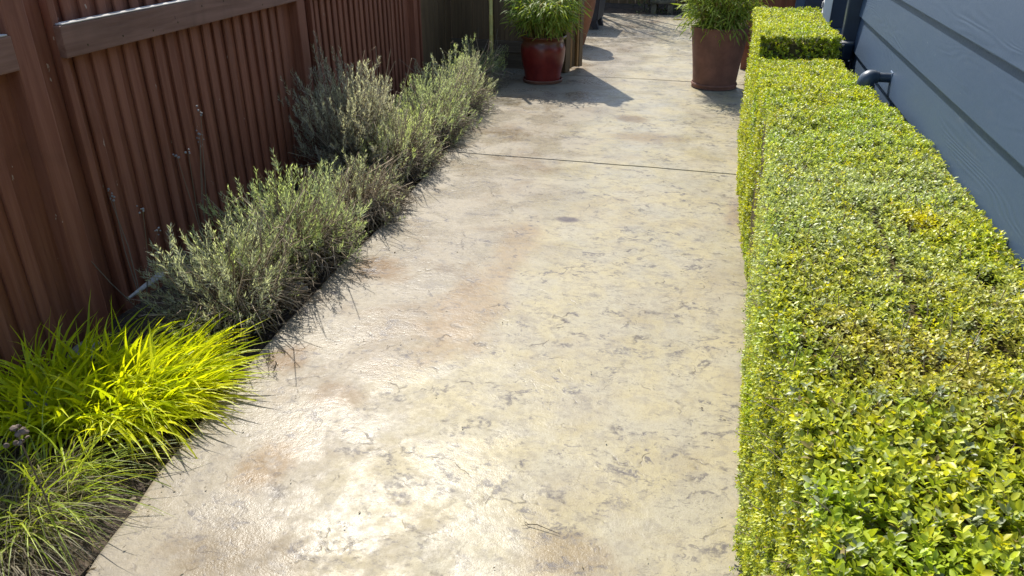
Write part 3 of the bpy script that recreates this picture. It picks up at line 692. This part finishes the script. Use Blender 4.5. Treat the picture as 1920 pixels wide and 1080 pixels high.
link('dry_straw', mesh_np('dry_straw', V - org, T, MAT['lav_leaf'], c), g2)

# dead flower head standing in the straw
fh = thing('dead_flower_head', (-1.66, 1.20, 0), 'grey-brown dried flower head standing above the thin grass tuft', 'flower head')
b = bmesh.new()
for k in range(16):
    q = Vector((random.gauss(0, .013), random.gauss(0, .013), .315 + random.gauss(0, .014)))
    bmesh.ops.create_icosphere(b, subdivisions=1, radius=random.uniform(.006, .011), matrix=Matrix.Translation(q) @ Matrix.Rotation(random.random() * 3, 4, (1, .4, .2)) @ Matrix.Diagonal((1, 1, .6, 1)))
link('bloom', bm_mesh('bloom', b, plain('dried_petal', (.16, .125, .10), .9, .15, .4, 60, .8)), fh)
V, F = tube([np.array([(.02, .0, -.05), (.012, .004, .12), (.0, .0, .31)])], [[.0028, .0024, .002]], 5); link('stem', mesh_np('stem', V, F, MAT['bark'], np.tile((.16, .12, .08), (len(V), 1))), fh)

# ================================================================== LAVENDER ROW
def lavender(name, label, loc, rx, ry, h, seed, nshoot, c0, c1, group=None, twigs=150, leafL=(.022, .040), lean=(.12, 0), woody=.25, flat=0., per=26, dead=.08):
    rg = np.random.default_rng(seed); t = thing(name, loc, label, 'lavender', group)
    # shoot tips on a lumpy dome
    n = nshoot; a = rg.random(n) * 6.283; ph = np.arccos(rg.uniform(-.10, 1, n) ** (1. if not flat else .75))
    lump = .42 + 1.15 * fbm(np.stack([np.cos(a) * np.sin(ph) * 2.2 + seed, np.sin(a) * np.sin(ph) * 2.2, np.cos(ph) * 2.2], -1), 3)
    sz = lump * rg.uniform(.66, 1.10, n); tip = np.stack([rx * np.sin(ph) * np.cos(a), ry * np.sin(ph) * np.sin(a), h * (.18 + .82 * np.cos(ph))], -1) * sz[:, None]
    tip[:, 0] += lean[0] * tip[:, 2]; tip[:, 1] += lean[1] * tip[:, 2]; tip[:, 2] = np.maximum(tip[:, 2], .02 + .03 * rg.random(n))
    root = tip * np.array([.38, .38, .30]) + rg.normal(0, .02, (n, 3)); root[:, 2] = np.maximum(root[:, 2], .0)
    tl = rg.uniform(.07, .20, n)                                         # leafy length
    ax = unit(unit(tip - root) + np.array([0, 0, .65]) + rg.normal(0, .28, (n, 3)))
    fresh = np.clip(fbm(tip * 5 + seed, 2) * 2.4 - .75 + rg.normal(0, .18, n), 0, 1)
    parts = []
    for k in range(per):
        f = (k + rg.random(n)) / per; p = tip - ax * (tl * (1 - f))[:, None]
        q = rg.random(n) * 6.283; u = unit(np.cross(ax, np.array([.3, .2, .93]) + 0 * ax)); v = np.cross(ax, u)
        rd = u * np.cos(q)[:, None] + v * np.sin(q)[:, None]; D = unit(ax * (.75 + .5 * f)[:, None] + rd * .8)
        L = rg.uniform(*leafL, n) * (1.1 - .35 * f); col = mixc(c0, c1, np.clip(fresh * (.45 + .7 * f), 0, 1)) * rg.uniform(.75, 1.25, (n, 1))
        dd = rg.random(n) < dead * (1.4 - f); col[dd] = np.array((.15, .12, .085)) * rg.uniform(.7, 1.3, (dd.sum(), 1))
        parts.append(leaves(p, D, unit(rd * -.6 + ax + rg.normal(0, .3, (n, 3))), L, rg.uniform(.0032, .0052, n), col, LEAF2))
    V, T, c = cat3(parts); link('foliage', mesh_np('foliage', V, T, MAT['lav_leaf'], c, smooth=False), t)
    # stems up to the shoots
    paths, rads = [], []
    for i in range(0, n, 2):
        m_ = root[i] * .5 + tip[i] * .5 + rg.normal(0, .02, 3); b0 = np.array([rg.normal(0, .05), rg.normal(0, .05), -.05])
        paths.append(np.array([b0, root[i] * np.array([.8, .8, .8]), m_, tip[i]])); rads.append([.0042, .003, .0022, .001])
    # bare woody twigs arching low toward the path
    for i in range(twigs):
        aa = rg.normal(-.25, .9); L = rg.uniform(.55, 1.10); e = np.array([rx * math.cos(aa) * L, ry * math.sin(aa) * L, h * (rg.uniform(.02, .36) if i % 15 else rg.uniform(.5, 1.1))])
        b0 = e * rg.uniform(.15, .5) ; b0[2] = rg.uniform(-.03, .06); m_ = (b0 + e) / 2 + np.array([rg.normal(0, .03), rg.normal(0, .03), rg.uniform(.0, .09)])
        e2 = e + rg.normal(0, .03, 3) - np.array([0, 0, .03]); e2[2] = max(e2[2], .005)
        paths.append(np.array([b0, m_, e, e2])); rads.append([.0032, .0025, .0017, .0009])
    V, F = tube(paths, rads, 3); col = np.repeat(np.array([mixc((.13, .10, .065), (.40, .33, .24), rg.random(1))[0] for _ in paths]), 12, axis=0)
    link('stems', mesh_np('stems', V, F, MAT['bark'], col), t)
    return t
GRY0, GRY1 = (.400, .420, .310), (.500, .560, .270)
SIL0, SIL1 = (.420, .405, .345), (.540, .540, .420)
GRN0, GRN1 = (.370, .425, .255), (.510, .600, .210)
ROW = 'lavender bushes along the bed'
lavender('lavender_bush', 'front green-grey lavender bush beside the yellow-green grass', (-1.91, 2.46, 0), .34, .38, .46, 41, 430, GRY0, GRN1, ROW, 340)
lavender('lavender_bush', 'lavender bush with fresh green spiky tips, second from the yellow-green grass', (-1.92, 3.00, 0), .34, .42, .52, 42, 430, GRN0, GRN1, ROW, 340)
lavender('lavender_bush', 'sparse woody lavender with brown bare twigs at the path edge', (-1.91, 3.66, 0), .31, .36, .36, 43, 230, GRY0, GRY1, ROW, 420, dead=.35)
lavender('lavender_bush', 'big silver-grey rounded lavender bush against the fence post', (-2.30, 4.42, 0), .40, .54, .74, 44, 760, SIL0, SIL1, ROW, 160, lean=(.05, 0), flat=1., per=30, dead=.2)
lavender('lavender_bush', 'low green lavender in front of the silver-grey bush', (-2.01, 4.45, 0), .32, .52, .44, 45, 360, GRY0, GRN1, ROW, 380)
lavender('lavender_bush', 'bright green lavender midway along the far row', (-2.08, 5.25, 0), .34, .56, .46, 46, 440, GRN0, GRN1, ROW, 380)
lavender('lavender_bush', 'green lavender second from the yellow cane', (-2.17, 6.05, 0), .34, .56, .46, 47, 430, GRY0, GRN1, ROW, 380)
lavender('lavender_bush', 'last lavender bush of the row next to the yellow cane', (-2.31, 7.0, 0), .34, .62, .45, 48, 430, GRN0, GRN1, ROW, 380)
print('lavender done')

# thin dry flower stalks in front of the fence
rg = np.random.default_rng(77)
for (x, y, h, lab) in ((-2.20, 2.75, .78, 'tall dry branched stalk with pale seed head against the fence'), (-2.28, 2.36, .52, 'short dry stalk with grey seed heads beside the fence post')):
    t = thing('dry_stalk', (x, y, 0), lab, 'dry stalk'); paths, rads, heads = [], [], []
    for k in range(5):
        e = np.array([rg.normal(0, .10), rg.normal(0, .12), h * rg.uniform(.7, 1.)]); m_ = e * .5 + rg.normal(0, .02, 3); paths.append(np.array([(0, 0, -.04), m_, e])); rads.append([.0026, .002, .0011]); heads.append(e)
    V, F = tube(paths, rads, 4); link('stems', mesh_np('stems', V, F, MAT['bark'], np.tile((.17, .14, .10), (len(V), 1))), t)
    b = bmesh.new()
    for e in heads:
        for k in range(5): bmesh.ops.create_icosphere(b, subdivisions=1, radius=random.uniform(.003, .006), matrix=Matrix.Translation(Vector(e) + Vector((random.gauss(0, .007), random.gauss(0, .007), random.gauss(0, .01)))))
    tag(link('seed_heads', bm_mesh('seed_heads', b, MAT['capgrey']), t), kind='stuff')

# ================================================================== SMALL THINGS
def lump(name, loc, s, label, cat, mat, seed, group=None, rot=0):
    b = bmesh.new(); bmesh.ops.create_icosphere(b, subdivisions=3, radius=1)
    P = np.array([v.co[:] for v in b.verts]); k = .78 + .5 * fbm(P * 1.6 + seed * 3.7, 3)
    for v, q in zip(b.verts, P * k[:, None] * np.array(s)): v.co = q
    return tag(link(name, bm_mesh(name, b, mat, True), None, loc, (0, 0, rot)), label, cat, group)
lump('stone', (-1.72, 2.66, .02), (.055, .045, .040), 'grey-brown stone under the front lavender at the path edge', 'stone', MAT['stone'], 1)
lump('stone', (-2.27, 2.0, -.01), (.05, .10, .03), 'pale flat stone at the fence foot behind the yellow-green grass', 'stone', MAT['capgrey'], 2, rot=.4)
lump('stone', (-2.17, 1.66, .01), (.06, .09, .04), 'small pale stone at the fence foot at the left edge', 'stone', MAT['capgrey'], 5, rot=.9)
b = box_bm(-.016, .016, -.005, .005, 0, .17, bev=.002)
for v in b.verts:
    if v.co.z < .03: v.co.x *= .3
stk = tag(link('plant_stake', bm_mesh('plant_stake', b, MAT['silver']), None, (-2.285, 2.30, .08), (R(-62), R(28), R(-20))), 'weathered grey wooden plant stake leaning by the fence post', 'stake')
tw = [np.array([(-.371, 1.549, .005), (-.345, 1.550, .009), (-.31, 1.543, .006), (-.277, 1.537, .004)]), np.array([(-.371, 1.549, .005), (-.382, 1.556, .006), (-.385, 1.566, .004)]), np.array([(-.366, 1.549, .005), (-.377, 1.541, .007), (-.388, 1.538, .004)])]
V, F = tube(tw, [[.0011, .0012, .001, .0005], [.0009, .0007, .0004], [.0009, .0007, .0004]], 5)
tag(link('twig', mesh_np('twig', V - np.array((-.33, 1.545, 0)), F, MAT['bark'], np.tile((.06, .045, .03), (len(V), 1))), None, (-.33, 1.545, 0)), 'short dark forked twig lying on the concrete path', 'twig')
# fallen litter: crumbs on the path (uncountable) and dead leaves in the bed
rg = np.random.default_rng(5)
n = 420; y = rg.uniform(1., 8., n); x = edge_x(y) + (.24 - edge_x(y)) * np.where(rg.random(n) < .5, rg.beta(.5, 4.5, n), np.where(rg.random(n) < .5, rg.beta(5, .6, n), rg.random(n))); P = np.stack([x, y, np.full(n, .006)], -1)
col = mixc((.07, .05, .03), (.40, .36, .28), rg.random(n)); a = rg.random(n) * 6.283
V, T, c = leaves(P, np.stack([np.cos(a), np.sin(a), rg.normal(0, .2, n)], -1), np.tile((0, 0, 1.), (n, 1)) + rg.normal(0, .3, (n, 3)), rg.uniform(.004, .014, n), rg.uniform(.003, .007, n), col, LEAF4)
tag(link('leaf_litter', mesh_np('leaf_litter', V, T, MAT['lav_leaf'], c)), 'tiny dry leaf crumbs scattered over the concrete path', 'litter', kind='stuff')
n = 4200; y = rg.uniform(.8, 8., n); x = edge_x(y) - (rg.random(n) ** 1.3) * .75; P = np.stack([x, y, rg.uniform(-.035, .0, n)], -1); a = rg.random(n) * 6.283
col = mixc((.08, .055, .035), (.36, .28, .19), rg.random(n) ** 1.4)
V, T, c = leaves(P, np.stack([np.cos(a), np.sin(a), rg.normal(.1, .3, n)], -1), np.tile((0, 0, 1.), (n, 1)) + rg.normal(0, .5, (n, 3)), rg.uniform(.012, .045, n), rg.uniform(.004, .014, n), col, LEAF4)
tag(link('leaf_litter', mesh_np('leaf_litter', V, T, MAT['lav_leaf'], c)), 'dead brown leaves and needles covering the soil of the bed', 'litter', kind='stuff')

# ================================================================== BACK OF THE GARDEN
def shrub(name, label, loc, rx, ry, h, seed, n, c0, c1, stems, trunk_r, low=.0, L=(.03, .06)):
    rg = np.random.default_rng(seed); t = thing(name, loc, label, 'shrub', 'shrubs at the far end of the patio')
    cl = rg.normal(0, .5, (26, 3)) * np.array([rx, ry, h * .42]) + np.array([0, 0, low + (h - low) * .5]); k = rg.integers(0, 26, n)
    P = cl[k] + rg.normal(0, 1, (n, 3)) * np.array([rx, ry, h * .6]) * .20; P[:, 2] = np.clip(P[:, 2], .03, None)
    D = unit(rg.normal(0, 1, (n, 3)) + np.array([0, -.2, -.1])); col = mixc(c0, c1, rg.random(n)) * rg.uniform(.7, 1.25, (n, 1)); br = rg.random(n) < .06; col[br] = (.30, .26, .15)
    V, T, c = leaves(P, D, rg.normal(0, .6, (n, 3)) + np.array([0, 0, 1.]), rg.uniform(*L, n), rg.uniform(.012, .028, n), col, LEAF4)
    link('crown', mesh_np('crown', V, T, MAT['bam_leaf'], c), t)
    paths, rads = [], []
    for i in range(stems):
        a = rg.random() * 6.283; b0 = np.array([math.cos(a), math.sin(a), 0]) * rg.uniform(.02, .16); e = cl[rg.integers(0, 26)]
        paths.append(np.array([b0 + (0, 0, -.05), b0 * 1.3 + (0, 0, .22), (b0 + e) / 2 + rg.normal(0, .05, 3), e])); rads.append([trunk_r, trunk_r * .9, trunk_r * .65, trunk_r * .3])
    V, F = tube(paths, rads, 6); link('trunk', mesh_np('trunk', V, F, MAT['bark'], np.tile((.11, .085, .065), (len(V), 1))), t)
DK0, DK1 = (.022, .038, .014), (.07, .095, .03)
shrub('shrub', 'multi-stemmed shrub with bare grey trunks behind the dark planter', (-2.35, 13.35, 0), .9, .7, 3.3, 61, 5200, DK0, DK1, 11, .035, 2.0)
shrub('shrub', 'low dark shrub at the middle of the far patio edge', (-1.25, 13.45, 0), .55, .45, 1.1, 62, 4200, DK0, DK1, 10, .015)
shrub('shrub', 'dark leafy shrub behind the low stone seat', (-.45, 13.7, 0), .55, .45, 1.2, 63, 4200, DK0, (.09, .12, .04), 10, .015)
shrub('shrub', 'dark shrub at the far right behind the brown pot', (.45, 13.5, 0), .6, .45, 1.3, 64, 4200, DK0, DK1, 10, .016)
shrub('shrub', 'dark shrub at the far left behind the terracotta jar', (-3.05, 13.5, 0), .7, .5, 1.6, 65, 4200, DK0, DK1, 10, .018)
sb = thing('stone_bench', (-1.02, 13.12, 0), 'low mossy stone seat in front of the far shrubs', 'seat')
link('slab', box('slab', (-.20, .20, -.10, .10, .15, .195), MAT['benchstone'], .014, 2), sb)
for s in (-1, 1): link('leg', box('leg', (-.04, .04, -.08, .08, -.04, .149), MAT['benchstone'], .01, 2), sb, (.13 * s, 0, 0))
bk = thing('back_fence', (-1, 14.6, 0), 'dark board fence closing the far end of the garden behind the shrubs', 'fence')
bb = box('board', (-.073, .073, 0, .022, -.04, 1.8), MAT['olive'], .003)
for k in range(62): link('board', bb, bk, (-4.6 + .15 * k, random.uniform(-.004, .004), 0))
link('rail', box('rail', (-4.7, 4.7, -.045, -.004, .35, .44), MAT['olivex'], .004), bk); link('rail', box('rail', (-4.7, 4.7, -.045, -.004, 1.35, 1.44), MAT['olivex'], .004), bk)
print('tris', sum(len(o.data.polygons) for o in C.objects if o.type == 'MESH'))
